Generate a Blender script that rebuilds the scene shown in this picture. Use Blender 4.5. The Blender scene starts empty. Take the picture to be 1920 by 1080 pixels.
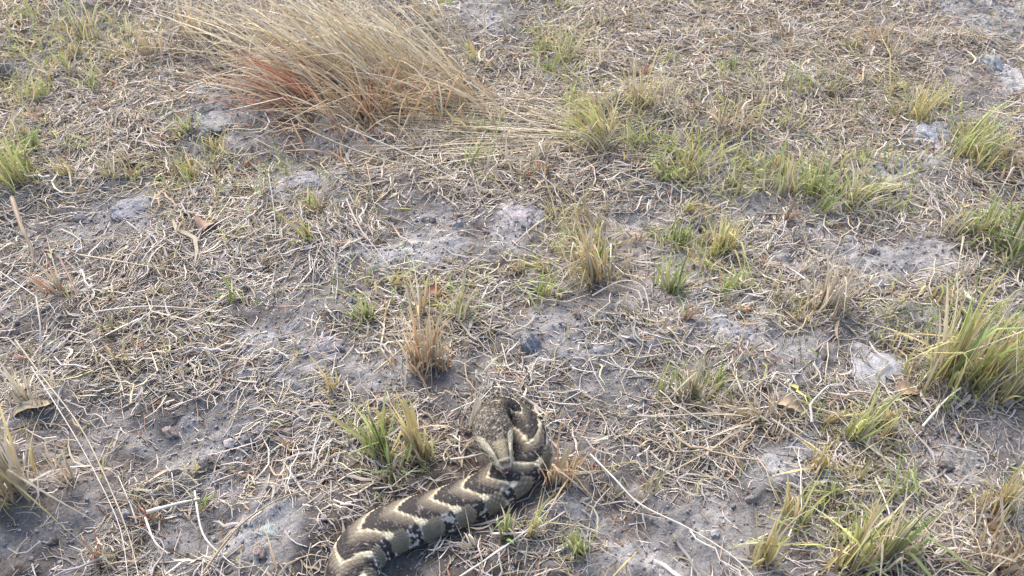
import bpy, bmesh, math
import numpy as np
from mathutils import Vector

# ------------------------------------------------------------------ camera, sky, sun, exposure
scene = bpy.context.scene
COL = scene.collection
CAM_H, PITCH, HFOV = 0.90, math.radians(45.0), math.radians(60.0)

cam_data = bpy.data.cameras.new("camera")
cam = bpy.data.objects.new("camera", cam_data)
COL.objects.link(cam)
cam.location = (0, 0, CAM_H)
cam.rotation_euler = (math.pi / 2 - PITCH, 0, 0)
cam_data.sensor_width = 36.0
cam_data.lens = 18.0 / math.tan(HFOV / 2)
cam_data.clip_start = 0.02
cam_data.clip_end = 500
cam_data.dof.use_dof = True
cam_data.dof.focus_distance = 1.12
cam_data.dof.aperture_fstop = 13.0
scene.camera = cam

SUN_EL, SUN_ROT = math.radians(46), math.radians(-30)
world = bpy.data.worlds.new("World")
scene.world = world
world.use_nodes = True
wn = world.node_tree
bg = wn.nodes["Background"]
sky = wn.nodes.new("ShaderNodeTexSky")
sky.sky_type = 'NISHITA'
sky.sun_disc = False
sky.sun_elevation = SUN_EL
sky.sun_rotation = SUN_ROT
sky.air_density = 1.0
sky.dust_density = 4.0
sky.ozone_density = 1.0
wn.links.new(sky.outputs[0], bg.inputs[0])
bg.inputs[1].default_value = 0.14

sun_data = bpy.data.lights.new("sun", 'SUN')
sun_data.energy = 1.25
sun_data.angle = math.radians(50)
sun_data.color = (1.0, 0.93, 0.84)
sun = bpy.data.objects.new("sun", sun_data)
COL.objects.link(sun)
sd = Vector((math.cos(SUN_EL) * math.sin(SUN_ROT), math.cos(SUN_EL) * math.cos(SUN_ROT), math.sin(SUN_EL)))
sun.rotation_euler = (-sd).to_track_quat('-Z', 'Y').to_euler()

scene.view_settings.view_transform = 'Standard'
scene.view_settings.look = 'None'
scene.view_settings.gamma = 1
scene.view_settings.use_curve_mapping = False
scene.view_settings.exposure = 1.55
scene.cycles.max_bounces = 6
scene.cycles.filter_width = 1.4

rng = np.random.default_rng(11)
FPX = 960 / math.tan(HFOV / 2)


def px2g(px, py, z=0.0):
    """a point of the ground (or of height z) seen at photo pixel px, py"""
    px = np.asarray(px, float); py = np.asarray(py, float)
    cx = (px - 960) / FPX; cy = (540 - py) / FPX
    c, s = math.cos(PITCH), math.sin(PITCH)
    dx = cx; dy = c + cy * s; dz = -s + cy * c
    t = (z - CAM_H) / dz
    return dx * t, dy * t


def px_scale(py):
    """metres per photo pixel and view elevation on the ground at image row py"""
    a = PITCH + math.atan((py - 540) / FPX)
    depth = CAM_H * math.cos(a - PITCH) / math.sin(a)
    return depth / FPX, a


# ------------------------------------------------------------------ noise
def _hash(ix, iy, seed):
    h = (ix.astype(np.int64) * 374761393 + iy.astype(np.int64) * 668265263 + seed * 974711) & 0x7fffffff
    h = ((h ^ (h >> 13)) * 1274126177) & 0x7fffffff
    h = ((h ^ (h >> 16)) * 69069) & 0x7fffffff
    return ((h >> 7) & 0xffff) / 65535.0


def vnoise(x, y, seed=0):
    ix = np.floor(x); iy = np.floor(y)
    fx = x - ix; fy = y - iy
    fx = fx * fx * (3 - 2 * fx); fy = fy * fy * (3 - 2 * fy)
    a = _hash(ix, iy, seed); b = _hash(ix + 1, iy, seed)
    c = _hash(ix, iy + 1, seed); d = _hash(ix + 1, iy + 1, seed)
    return (a + (b - a) * fx) * (1 - fy) + (c + (d - c) * fx) * fy


def fbm(x, y, oct=4, seed=0, gain=0.5):
    s = np.zeros_like(x, dtype=float); amp = 1.0; tot = 0
    for k in range(oct):
        s += amp * vnoise(x * 2 ** k + 17.3 * k, y * 2 ** k - 9.1 * k, seed + k)
        tot += amp; amp *= gain
    return s / tot


def worley(x, y, seed=0):
    ix = np.floor(x); iy = np.floor(y)
    best = np.full(x.shape, 9.0); second = np.full(x.shape, 9.0); cid = np.zeros(x.shape)
    for dx in (-1, 0, 1):
        for dy in (-1, 0, 1):
            jx = ix + dx; jy = iy + dy
            h1 = _hash(jx, jy, seed)
            d = np.hypot(jx + h1 - x, jy + _hash(jx, jy, seed + 5) - y)
            nb = d < best
            second = np.where(nb, best, np.minimum(second, d))
            cid = np.where(nb, h1, cid)
            best = np.where(nb, d, best)
    return best, second, cid


# ------------------------------------------------------------------ materials
def attr_material(name, rough=0.7, transl=0.0, noise_scale=0.0, noise_amt=0.0, bump=0.0, bump_scale=200, spec=0.3):
    m = bpy.data.materials.new(name)
    m.use_nodes = True
    nt = m.node_tree
    p = nt.nodes["Principled BSDF"]
    out = nt.nodes["Material Output"]
    at = nt.nodes.new("ShaderNodeAttribute"); at.attribute_name = "Col"
    col = at.outputs["Color"]
    if noise_amt > 0:
        tc = nt.nodes.new("ShaderNodeTexCoord")
        no = nt.nodes.new("ShaderNodeTexNoise")
        no.inputs["Scale"].default_value = noise_scale
        no.inputs["Detail"].default_value = 5
        nt.links.new(tc.outputs["Object"], no.inputs["Vector"])
        mr = nt.nodes.new("ShaderNodeMapRange")
        mr.inputs[1].default_value = 0.25; mr.inputs[2].default_value = 0.75
        mr.inputs[3].default_value = 1 - noise_amt; mr.inputs[4].default_value = 1 + noise_amt
        nt.links.new(no.outputs[0], mr.inputs[0])
        mx = nt.nodes.new("ShaderNodeVectorMath"); mx.operation = 'SCALE'
        nt.links.new(col, mx.inputs[0]); nt.links.new(mr.outputs[0], mx.inputs["Scale"])
        col = mx.outputs[0]
    nt.links.new(col, p.inputs["Base Color"])
    p.inputs["Roughness"].default_value = rough
    p.inputs["Specular IOR Level"].default_value = spec
    if bump > 0:
        tc = nt.nodes.new("ShaderNodeTexCoord")
        bn = nt.nodes.new("ShaderNodeTexNoise")
        bn.inputs["Scale"].default_value = bump_scale
        bn.inputs["Detail"].default_value = 6
        bn.inputs["Roughness"].default_value = 0.65
        nt.links.new(tc.outputs["Object"], bn.inputs["Vector"])
        bp = nt.nodes.new("ShaderNodeBump")
        bp.inputs["Strength"].default_value = bump
        bp.inputs["Distance"].default_value = 0.004
        nt.links.new(bn.outputs[0], bp.inputs["Height"])
        nt.links.new(bp.outputs[0], p.inputs["Normal"])
    if transl > 0:
        tr = nt.nodes.new("ShaderNodeBsdfTranslucent")
        nt.links.new(col, tr.inputs["Color"])
        ms = nt.nodes.new("ShaderNodeMixShader")
        ms.inputs[0].default_value = transl
        nt.links.new(p.outputs[0], ms.inputs[1]); nt.links.new(tr.outputs[0], ms.inputs[2])
        nt.links.new(ms.outputs[0], out.inputs["Surface"])
    return m


M_SOIL = attr_material("dry_soil", rough=0.95, noise_scale=300, noise_amt=0.28, bump=1.0, bump_scale=170, spec=0.1)
M_STONE = attr_material("pale_stone", rough=0.9, noise_scale=150, noise_amt=0.15, bump=0.6, bump_scale=140, spec=0.15)
M_STRAW = attr_material("dry_straw", rough=0.6, transl=0.18, noise_scale=90, noise_amt=0.12, spec=0.3)
M_BLADE = attr_material("grass_blade", rough=0.5, transl=0.35, noise_scale=60, noise_amt=0.10, spec=0.35)
M_SNAKE = attr_material("snake_skin", rough=0.62, noise_scale=420, noise_amt=0.16, bump=0.35, bump_scale=500, spec=0.3)
M_EYE = attr_material("snake_eye", rough=0.15, spec=0.6)


# ------------------------------------------------------------------ mesh helpers
def make_mesh(name, verts, faces, cols, mat, smooth=True):
    """verts (n,3), faces (m,k) int array, cols (n,3) linear"""
    me = bpy.data.meshes.new(name)
    verts = np.ascontiguousarray(verts, dtype=np.float32)
    faces = np.ascontiguousarray(faces, dtype=np.int32)
    n, (m, k) = len(verts), faces.shape
    me.vertices.add(n); me.vertices.foreach_set("co", verts.ravel())
    me.loops.add(m * k); me.loops.foreach_set("vertex_index", faces.ravel())
    me.polygons.add(m)
    me.polygons.foreach_set("loop_start", np.arange(0, m * k, k, dtype=np.int32))
    if smooth:
        me.polygons.foreach_set("use_smooth", np.ones(m, dtype=bool))
    ca = me.color_attributes.new("Col", 'FLOAT_COLOR', 'POINT')
    c4 = np.ones((n, 4), dtype=np.float32); c4[:, :3] = np.clip(cols, 0, 1)
    ca.data.foreach_set("color", c4.ravel())
    me.update(calc_edges=True)
    me.materials.append(mat)
    return me


def link(name, data, parent=None, loc=(0, 0, 0)):
    o = bpy.data.objects.new(name, data)
    COL.objects.link(o)
    o.location = loc
    if parent is not None:
        o.parent = parent
    return o


def tag(o, label=None, cat=None, group=None, kind=None):
    if label: o["label"] = label
    if cat: o["category"] = cat
    if group: o["group"] = group
    if kind: o["kind"] = kind
    return o


def unit(v):
    return v / np.maximum(np.linalg.norm(v, axis=-1, keepdims=True), 1e-9)


def tubes(P, R, C, sides=3):
    """P (N,K,3) centrelines, R (N,K) radii, C (N,K,3) colours -> verts, quads, cols"""
    N, K, _ = P.shape
    T = np.empty_like(P)
    T[:, 1:-1] = P[:, 2:] - P[:, :-2]; T[:, 0] = P[:, 1] - P[:, 0]; T[:, -1] = P[:, -1] - P[:, -2]
    T = unit(T)
    ref = np.where(np.abs(T[..., 2:3]) > 0.9, np.array([1.0, 0, 0]), np.array([0, 0, 1.0]))
    S = unit(np.cross(T, ref)); U = np.cross(S, T)
    ang = np.arange(sides) * 2 * math.pi / sides + 0.5
    V = P[:, :, None, :] + R[:, :, None, None] * (np.cos(ang)[None, None, :, None] * S[:, :, None, :]
                                                  + np.sin(ang)[None, None, :, None] * U[:, :, None, :])
    idx = np.arange(N * K * sides).reshape(N, K, sides)
    a = idx[:, :-1, :]; b = np.roll(idx, -1, axis=2)[:, :-1, :]
    c = np.roll(idx, -1, axis=2)[:, 1:, :]; d = idx[:, 1:, :]
    F = np.stack([a, b, c, d], -1).reshape(-1, 4)
    CC = np.repeat(C[:, :, None, :], sides, axis=2).reshape(-1, 3)
    return V.reshape(-1, 3), F, CC


def ribbons(P, W, C, roll):
    """folded leaf blades: P (N,K,3), W (N,K) half widths, roll (N,) turn about own axis"""
    N, K, _ = P.shape
    T = np.empty_like(P)
    T[:, 1:-1] = P[:, 2:] - P[:, :-2]; T[:, 0] = P[:, 1] - P[:, 0]; T[:, -1] = P[:, -1] - P[:, -2]
    T = unit(T)
    ref = np.stack([np.cos(roll), np.sin(roll), np.zeros(N)], -1)[:, None, :] + np.zeros_like(P)
    S = unit(ref - T * np.sum(ref * T, -1, keepdims=True)); U = np.cross(S, T)
    V = np.stack([P - S * W[..., None] + U * (0.35 * W)[..., None], P, P + S * W[..., None] + U * (0.35 * W)[..., None]], 2)
    idx = np.arange(N * K * 3).reshape(N, K, 3)
    F = []
    for j in (0, 1):
        F.append(np.stack([idx[:, :-1, j], idx[:, :-1, j + 1], idx[:, 1:, j + 1], idx[:, 1:, j]], -1).reshape(-1, 4))
    CC = np.repeat(C[:, :, None, :], 3, axis=2).reshape(-1, 3)
    return V.reshape(-1, 3), np.concatenate(F), CC


# ------------------------------------------------------------------ snake path (needed by the ground and the litter)
# px, py, height of the spine's centre, half width, half height
SN = np.array([
    (330, 1330, .014, .009, .008), (400, 1285, .018, .019, .018), (500, 1235, .022, .028, .025), (600, 1185, .024, .032, .028),
    (650, 1128, .024, .0335, .029), (660, 1078, .024, .0340, .029), (684, 1034, .024, .0345, .0295), (732, 1001, .025, .0350, .030),
    (792, 976, .025, .0350, .030), (853, 952, .025, .0350, .030), (912, 924, .025, .0345, .029), (960, 890, .024, .0325, .027),
    (986, 857, .024, .0290, .025), (989, 825, .024, .0240, .0215), (979, 797, .026, .0205, .0185), (961, 777, .031, .0175, .0160),
    (941, 768, .040, .0155, .0140), (927, 774, .050, .0160, .0140), (922, 789, .056, .0205, .0155), (924, 808, .058, .0232, .0165),
    (930, 829, .057, .0200, .0160), (938, 851, .054, .0142, .0145), (945, 871, .051, .0098, .0110), (950, 888, .049, .0070, .0080)])


def catmull(pts, per):
    n = len(pts); out = []
    for i in range(n - 1):
        p0 = pts[max(i - 1, 0)]; p1 = pts[i]; p2 = pts[i + 1]; p3 = pts[min(i + 2, n - 1)]
        for t in np.linspace(0, 1, per, endpoint=False):
            out.append(0.5 * ((2 * p1) + (-p0 + p2) * t + (2 * p0 - 5 * p1 + 4 * p2 - p3) * t * t + (-p0 + 3 * p1 - 3 * p2 + p3) * t ** 3))
    out.append(pts[-1])
    return np.array(out)


SN[:11, 3:] *= np.array([.82] * 6 + [.83, .80, .76, .73, .73])[:, None]
SN[5:10, 1] -= np.array([3, 6, 6, 4, 2])
SN[11, 3:] *= 0.82
SN[12, 3:] *= 0.92
SN[:13, 2] = SN[:13, 4] * 0.84
gx, gy = px2g(SN[:, 0], SN[:, 1], SN[:, 2])
SNK = catmull(np.column_stack([gx, gy, SN[:, 2], SN[:, 3], SN[:, 4]]), 40)
_ar = np.concatenate([[0], np.cumsum(np.linalg.norm(np.diff(SNK[:, :3], axis=0), axis=1))])
_kn = np.linspace(0, _ar[-1], int(_ar[-1] / 0.0011))
SNK = np.column_stack([np.interp(_kn, _ar, SNK[:, k]) for k in range(5)])
SN_S = _kn
SN_COARSE = SNK[::12]


def snake_dist(x, y):
    """distance outside the snake's flank (negative under the body)"""
    x = np.asarray(x, float); y = np.asarray(y, float)
    best = np.full(x.shape, 9.0)
    near = (np.abs(x) < 0.6) & (y < 1.1)
    if near.any():
        xx, yy = x[near], y[near]; b = np.full(xx.shape, 9.0)
        for p in SN_COARSE:
            b = np.minimum(b, np.hypot(xx - p[0], yy - p[1]) - p[3])
        best[near] = b
    return best


# ------------------------------------------------------------------ ground
# bare soil (px, py, rx, ry, height m, paleness): crusts, humps, hollows, and the snake's shade painted in as a dark patch
BARE = [(230, 420, 120, 70, .012, .5), (70, 540, 90, 60, .004, .1), (580, 350, 90, 34, .014, .9), (420, 220, 90, 55, .008, .6),
        (690, 480, 60, 26, .004, .4), (800, 482, 85, 28, .006, .6), (975, 408, 50, 28, .010, 1.), (985, 450, 45, 22, .004, .9),
        (560, 670, 140, 55, .010, .9), (690, 710, 80, 40, .006, .7), (430, 850, 110, 60, -.016, -.3), (320, 1000, 100, 60, -.016, -.6),
        (510, 1020, 70, 60, .012, .8), (1660, 330, 45, 45, .008, .9), (1745, 265, 45, 40, .008, 1.), (1630, 490, 50, 40, .004, .5),
        (1750, 490, 80, 40, .002, .7), (1390, 620, 70, 34, .008, .7), (1060, 640, 110, 60, .006, .1), (1370, 960, 150, 95, .006, .0),
        (1480, 885, 70, 55, .008, .5), (1780, 850, 90, 40, -.004, .1), (920, 30, 90, 36, .006, .9), (1035, 130, 45, 20, .0, .6),
        (1850, 25, 90, 34, .0, .5), (1500, 70, 34, 22, .0, .7), (1470, 150, 80, 22, .004, .8), (1900, 150, 50, 45, .006, .6),
        (780, 1050, 75, 40, -.006, -.5), (1310, 490, 45, 50, -.004, -.1), (1185, 385, 60, 40, -.008, -.6), (810, 400, 70, 34, -.004, -.2),  # first entry: bare soil, its dark tone the painted shadow of the snake
        (540, 810, 80, 40, .006, .5), (1460, 330, 40, 30, .0, .3), (60, 1000, 120, 40, -.006, -.2), (860, 690, 80, 40, -.004, -.2),
        (1150, 730, 70, 40, .0, -.2), (1700, 600, 60, 30, .0, .2), (1100, 1000, 90, 60, .0, -.1), (10, 150, 26, 20, -.035, -.9),
        (1860, 620, 60, 40, .0, .4), (1200, 1040, 80, 50, .004, .2), (90, 130, 90, 40, .0, .3), (640, 250, 70, 30, .004, .6)]
MATS = [(250, 520, 220, 70), (500, 470, 150, 80), (120, 300, 160, 80), (1480, 570, 130, 60), (1250, 820, 130, 60), (1650, 780, 160, 60),
        (1330, 110, 320, 100), (1550, 220, 200, 70), (760, 620, 140, 60), (1060, 330, 220, 60), (300, 700, 220, 50), (1200, 640, 100, 50),
        (480, 900, 130, 40), (1640, 950, 120, 90), (1850, 1030, 100, 80), (160, 180, 200, 90), (880, 300, 220, 60), (1720, 400, 120, 40),
        (1280, 900, 80, 40), (560, 800, 100, 50), (230, 1000, 60, 90), (980, 1020, 160, 60)]


def blobs(lst):
    out = []
    for b in lst:
        x, y = px2g(b[0], b[1]); s, a = px_scale(b[1])
        out.append((float(x), float(y), b[2] * s, b[3] * s / math.sin(a)) + tuple(b[4:]))
    return out


BARE_G, MATS_G = blobs(BARE), blobs(MATS)


def blob_w(x, y, b, warp):
    d = np.hypot((x - b[0]) / b[2], (y - b[1]) / b[3]) + warp
    return np.clip(1.5 - d, 0, 1) ** 2 * (3 - 2 * np.clip(1.5 - d, 0, 1))


def terrain(x, y, detail=True):
    """height, bareness 0..1, paleness of the soil"""
    x = np.asarray(x, float); y = np.asarray(y, float)
    h = (fbm(x * 1.3, y * 1.3, 3, 3) - 0.5) * 0.05 + (fbm(x * 6, y * 6, 3, 9) - 0.5) * 0.030
    warp = (fbm(x * 14, y * 14, 3, 21) - 0.5) * 1.3
    bare = np.zeros_like(h); pale = np.zeros_like(h)
    for b in BARE_G:
        w = blob_w(x, y, b, warp)
        h = h + w * b[4] * (0.5 if b[4] > 0 else 0.8); bare = np.maximum(bare, w); pale = pale + w * b[5]
    lump = fbm(x * 26, y * 26, 3, 31)
    h = h + (lump - 0.5) * 0.012
    if detail:
        d1, d2, cid = worley(x * 42 + 2 * vnoise(x * 30, y * 30, 7), y * 42, 41)
        h = h + np.clip(0.55 - d1, 0, 1) * 0.008 * (cid > 0.45) * (0.4 + lump)
        e1, e2, eid = worley(x * 105, y * 105, 43)
        h = h + np.clip(0.6 - e1, 0, 1) * 0.0060 * (eid > 0.35)
        h = h + (fbm(x * 110, y * 110, 2, 51) - 0.5) * 0.0055
    # the soil is pressed level under the heavy snake
    near = np.clip(1 - np.maximum(snake_dist(x, y), 0) / 0.03, 0, 1)
    h = h * (1 - near)
    return h, bare, pale


def axis(lo, hi, step, far):
    mid = np.arange(lo, hi + step / 2, step)
    grow = []; d = step; p = 0.0
    while p < far:
        d = min(d * 1.35, 30); p += d; grow.append(p)
    grow = np.array(grow)
    return np.concatenate([lo - grow[::-1], mid, hi + grow])


STEP = 0.0042
ax = axis(-1.25, 1.25, STEP, 150); ay = axis(0.36, 1.98, STEP, 150)
X, Y = np.meshgrid(ax, ay)
XF, YF = X.ravel(), Y.ravel()
Hh, Bb, Pp = terrain(XF, YF)
fade = np.clip(1 - np.maximum(np.abs(XF) - 1.3, np.abs(YF - 1.2) - 0.9) / 6, 0, 1)
Hh = Hh * np.clip(fade, 0.0, 1)
tone = fbm(XF * 5, YF * 5, 4, 61); tone2 = fbm(XF * 35, YF * 35, 3, 71)
t = np.clip(0.40 + 0.9 * (tone - 0.5) + 0.95 * (tone2 - 0.5) + 0.26 * Pp + 0.16 * Bb - 0.08, 0, 1)[:, None]
dark = np.array([0.085, 0.077, 0.072]); mid = np.array([0.205, 0.198, 0.194]); lite = np.array([0.335, 0.330, 0.332])
soil = np.where(t < 0.5, dark + (mid - dark) * t * 2, mid + (lite - mid) * (t * 2 - 1))
brown = np.clip((fbm(XF * 7 + 5, YF * 7, 3, 81) - 0.45) * 3 - Bb, 0, 1)[:, None] * 0.55
soil = soil * (1 - brown) + brown * soil * np.array([1.12, 0.93, 0.78])
nx, ny = len(ax), len(ay)
gi = np.arange(nx * ny).reshape(ny, nx)
gf = np.stack([gi[:-1, :-1], gi[:-1, 1:], gi[1:, 1:], gi[1:, :-1]], -1).reshape(-1, 4)
ground = link("ground", make_mesh("ground", np.column_stack([XF, YF, Hh]), gf, soil, M_SOIL))
tag(ground, "dry grey silty soil with pale crusts and crumbly hollows", "ground", kind="structure")


def zg(x, y):
    return terrain(x, y, False)[0]


# ------------------------------------------------------------------ snake
PERIOD = 0.0370
DARK = np.array([0.020, 0.016, 0.017]); BROWN = np.array([0.105, 0.086, 0.068]); GREY = np.array([0.165, 0.145, 0.108])
TAN = np.array([0.235, 0.195, 0.135]); CREAM = np.array([0.620, 0.545, 0.380]); WHITE = np.array([0.560, 0.530, 0.500])


def mixc(a, b, w):
    w = np.clip(w, 0, 1)[..., None]
    return a * (1 - w) + b * w


def build_snake():
    K = len(SNK); A = 168
    s = SN_S; total = s[-1]
    P = SNK[:, :3]
    T = np.gradient(P, axis=0); T = unit(T)
    S = unit(np.cross(T, np.array([0, 0, 1.0]))); U = np.cross(S, T)
    # smooth the frames through the tight bend of the neck
    ker = np.hanning(25); ker /= ker.sum()
    S = unit(np.stack([np.convolve(np.pad(S[:, k], 12, 'edge'), ker, 'valid') for k in range(3)], -1))
    U = unit(np.cross(S, T)); S = np.cross(T, U)
    th = (np.arange(A) / A) * 2 * math.pi - math.pi
    sn, cs = np.sin(th), np.cos(th)
    head = np.clip((s - (total - 0.075)) / 0.02, 0, 1)          # head begins 7.5 cm before the snout
    ht = (s - (total - 0.066)) / 0.066                            # 0 nape .. 1 snout
    lat = np.sign(sn) * np.abs(sn) ** 0.92
    up = np.where(cs > 0, np.abs(cs) ** 0.88, -np.abs(cs) ** 0.75 * 0.80)
    W = SNK[:, 3]; B = SNK[:, 4]
    tail_end = np.clip(s / 0.03, 0, 1) ** 0.5
    nose = np.sqrt(np.clip((total - s) / 0.010, 0, 1)) * 0.999 + 0.001
    Wf = (W * tail_end * nose)[:, None]; Bf = (B * tail_end * nose)[:, None]
    # head section: flatter crown, cheeks full
    lat2 = np.sign(sn) * np.abs(sn) ** 0.75
    up2 = np.where(cs > 0, np.abs(cs) ** 0.62, -np.abs(cs) ** 0.8 * 0.85)
    hw = head[:, None]
    LX = (lat * (1 - hw) + lat2 * hw) * Wf
    UZ = (up * (1 - hw) + up2 * hw) * Bf
    # brow ridges
    brow = np.exp(-((ht - 0.66) / 0.10) ** 2)[:, None] * np.exp(-((np.abs(th) - 0.85) / 0.25) ** 2) * 0.0028 * hw
    UZ = UZ + brow
    arc = th[None, :] * (W[:, None] * 0.85)
    # scale lattice (staggered rows)
    sl, sw = 0.0062 * np.clip(W / .037, .35, 1), 0.0050 * np.clip(W / .037, .35, 1)
    a = (s / sl)[:, None] + 0 * th; b = arc / sw[:, None]
    p = a + b * 0.5; q = a * 1.0 - b * 0.5
    fp = p - np.floor(p) - 0.5; fq = q - np.floor(q) - 0.5
    bump = (1 - (2 * np.abs(fp)) ** 2) * (1 - (2 * np.abs(fq)) ** 2)
    ridge = bump * 0.0011 * np.clip(1.4 - np.abs(th) / 2.0, 0, 1)[None, :]
    V = P[:, None, :] + S[:, None, :] * LX[..., None] + U[:, None, :] * UZ[..., None]
    Nn = unit(S[:, None, :] * (lat / 1.0)[None, :, None] + U[:, None, :] * up[None, :, None])
    V = V + Nn * ridge[..., None]
    # ---- body colours, one value per scale mixed with a finer one
    roll = 0.28 * np.clip((total - 0.20 - s) / 0.06, 0, 1)

    def pattern(ss, aa, thh, seed):
        thh = thh + roll[:, None]
        v = np.abs(thh) / (0.74 * math.pi)
        wob = (vnoise(ss * 210, thh * 4, 5 + seed) - 0.5) * 0.12
        base = ss / PERIOD + 0.10 * np.sin(ss * 31) + 0.04 * np.sign(thh)
        u = base - np.minimum(v, 0.36) * 1.75 + wob * 0.6
        f = u - np.floor(u)                                      # 0 = pale bar, then black, then brown and tan
        n1 = vnoise(ss * 520, thh * 14, 12); n2 = vnoise(ss * 260, thh * 8, 15); n3 = vnoise(ss * 700, thh * 22, 19)
        c = np.zeros(ss.shape + (3,)) + GREY
        c = mixc(c, BROWN, (0.72 - f) * 5 + 0.5)
        c = mixc(c, DARK, np.where(f < 0.50, 1.0, (0.59 - f) * 10) * (n1 < 0.93))
        c = mixc(c, np.array([0.30, 0.27, 0.23]), (f > 0.26) * (f < 0.55) * (n3 > 0.80) * 0.8)
        c = mixc(c, TAN, (f - 0.74) * 4.0)
        c = mixc(c, CREAM, (f - 0.905) * 14)
        c = mixc(c, CREAM, (0.035 - f) * 60)
        dors = c
        # flank: grey ovals between black with pale spots
        g = base - 0.36 * 1.75 + 0.30
        fo = np.abs((g - np.floor(g)) - 0.5)
        ov = fo / 0.32; vv = (v - 0.60) / 0.33
        inside = np.hypot(ov, vv) + (n2 - 0.5) * 0.25
        fl = mixc(np.zeros(ss.shape + (3,)) + GREY * 1.12, GREY * 0.78, n2)
        fl = mixc(fl, TAN * 1.1, np.clip((fo - 0.18) * 6, 0, 1) * (inside < 1.0) * ((g - np.floor(g)) > 0.5))
        blk = mixc(np.zeros(ss.shape + (3,)) + DARK * 1.3, WHITE, (n2 > 0.64) * (0.2 + v * 0.9))
        fl = np.where((inside > 1.0)[..., None], blk, fl)
        # hooked pale end of each bar
        hk = np.hypot(((u - np.floor(u + 0.5)) + 0.02) / 0.13, (v - 0.36) / 0.075)
        fl = mixc(fl, CREAM * 1.08, (1.15 - hk) * 5); dors = mixc(dors, CREAM * 1.08, (1.15 - hk) * 5)
        c = mixc(dors, fl, (v - 0.335 + (n1 - 0.5) * 0.06) * 30)
        low = mixc(np.zeros(ss.shape + (3,)) + WHITE, DARK * 1.6, (n2 - 0.60) * 20)
        c = mixc(c, low, (v - 0.90 + (n2 - 0.5) * 0.22) * 20)
        return c
    SS = s[:, None] + 0 * th; TH = th[None, :] + 0 * SS
    pc, qc = np.floor(p) + 0.5, np.floor(q) + 0.5
    ac, bc = (pc + qc) / 2, (pc - qc)
    SSc = ac * sl[:, None]; THc = bc * sw[:, None] / (W[:, None] * 0.85)
    fine = pattern(SS, arc, TH, 0); coarse = pattern(SSc, arc, THc, 0)
    body = 0.55 * fine + 0.45 * coarse
    fore = np.clip((s - (total - 0.175)) / 0.05, 0, 1)[:, None, None]
    lum = np.clip((body.mean(-1, keepdims=True) - 0.22) / 0.2, 0, 1)
    body = body * (1 - fore * (0.62 - 0.40 * lum))
    body *= (0.74 + 0.34 * np.clip(bump, 0, 1))[..., None]
    # ---- head colours
    HT = ht[:, None] + 0 * th; Q = lat2[None, :] * np.ones_like(HT)
    n1 = vnoise(HT * 34, TH * 10, 91); n2 = vnoise(HT * 60, TH * 18, 95); n3 = vnoise(HT * 20, TH * 6, 97)
    hc = mixc(np.zeros(HT.shape + (3,)) + np.array([0.060, 0.050, 0.040]), DARK, (0.52 - n1) * 6)
    hc = mixc(hc, np.array([0.30, 0.27, 0.20]), (n2 - 0.74) * 7)
    crown = np.clip((HT - 0.43 + (n3 - .5) * .1) * 12, 0, 1) * np.clip((0.52 - np.abs(Q)) * 12, 0, 1) * np.clip((0.86 - HT) * 15, 0, 1)
    hc = mixc(hc, mixc(np.zeros(HT.shape + (3,)) + np.array([0.30, 0.255, 0.165]), np.array([0.19, 0.155, 0.10]), (np.abs(Q) - 0.15) * 3), crown)
    band = np.clip((np.abs(Q) - 0.56 - 0.32 * np.clip((0.46 - HT) / 0.2, 0, 1) - 0.18 * (n1 - .5)) * 12, 0, 1) * np.clip((HT - 0.16) * 6, 0, 1)
    bc_ = np.array([0.58, 0.51, 0.36])
    hc = mixc(hc, bc_ * 0.9, band * (0.7 + 0.3 * n1))
    side = (np.abs(TH) > 1.25)
    slit = (np.sin((HT * 1.0 + np.abs(TH) * 0.35) * 38) + (n1 - 0.5) * 2.2 > 0.35) & (HT > 0.22)
    hc = mixc(hc, np.array([0.06, 0.05, 0.04]), side * slit * (np.abs(TH) < 1.9) * 0.95)
    edge = np.exp(-((np.abs(Q) - 0.60) / 0.035) ** 2) * (HT > 0.35) * (HT < 0.9)
    hc = mixc(hc, np.array([0.07, 0.058, 0.045]), edge * 0.8)
    bar = np.exp(-((HT - 0.80) / 0.016) ** 2) * (np.abs(Q) < 0.7)
    hc = mixc(hc, bc_, bar * 0.9)
    snout = np.clip((HT - 0.86) * 10, 0, 1)
    hc = mixc(hc, mixc(np.zeros(HT.shape + (3,)) + np.array([0.50, 0.40, 0.32]), np.array([0.16, 0.12, 0.09]), (n2 - 0.62) * 6), snout)
    hc = mixc(hc, np.array([0.52, 0.48, 0.42]), (np.abs(TH) - 1.9) * 4)
    nap = np.clip((HT + 0.46 + (n3 - 0.5) * 0.3) * 6, 0, 1)
    cols = body * (1 - nap[..., None]) + hc * nap[..., None]
    idx = np.arange(K * A).reshape(K, A)
    F = np.stack([idx[:-1], np.roll(idx, -1, 1)[:-1], np.roll(idx, -1, 1)[1:], idx[1:]], -1).reshape(-1, 4)
    root = link("snake", None, loc=(float(P[K // 2, 0]), float(P[K // 2, 1]), 0))
    root.empty_display_size = 0.05
    off = np.array(root.location)
    link("body", make_mesh("snake_body", V.reshape(-1, 3) - off, F, cols.reshape(-1, 3), M_SNAKE), root)
    tag(root, "thick patterned viper with black and cream chevrons, head turned back over its body", "snake")

    def ball(name, c, r, squash, col, mat):
        bm = bmesh.new(); bmesh.ops.create_icosphere(bm, subdivisions=3, radius=1)
        v = np.array([x.co[:] for x in bm.verts]); f = np.array([[x.index for x in fc.verts] for fc in bm.faces]); bm.free()
        cc = np.zeros_like(v) + np.array(col[0])
        return v, f, cc
    i = int(np.argmin(np.abs(ht - 0.70)))
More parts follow.
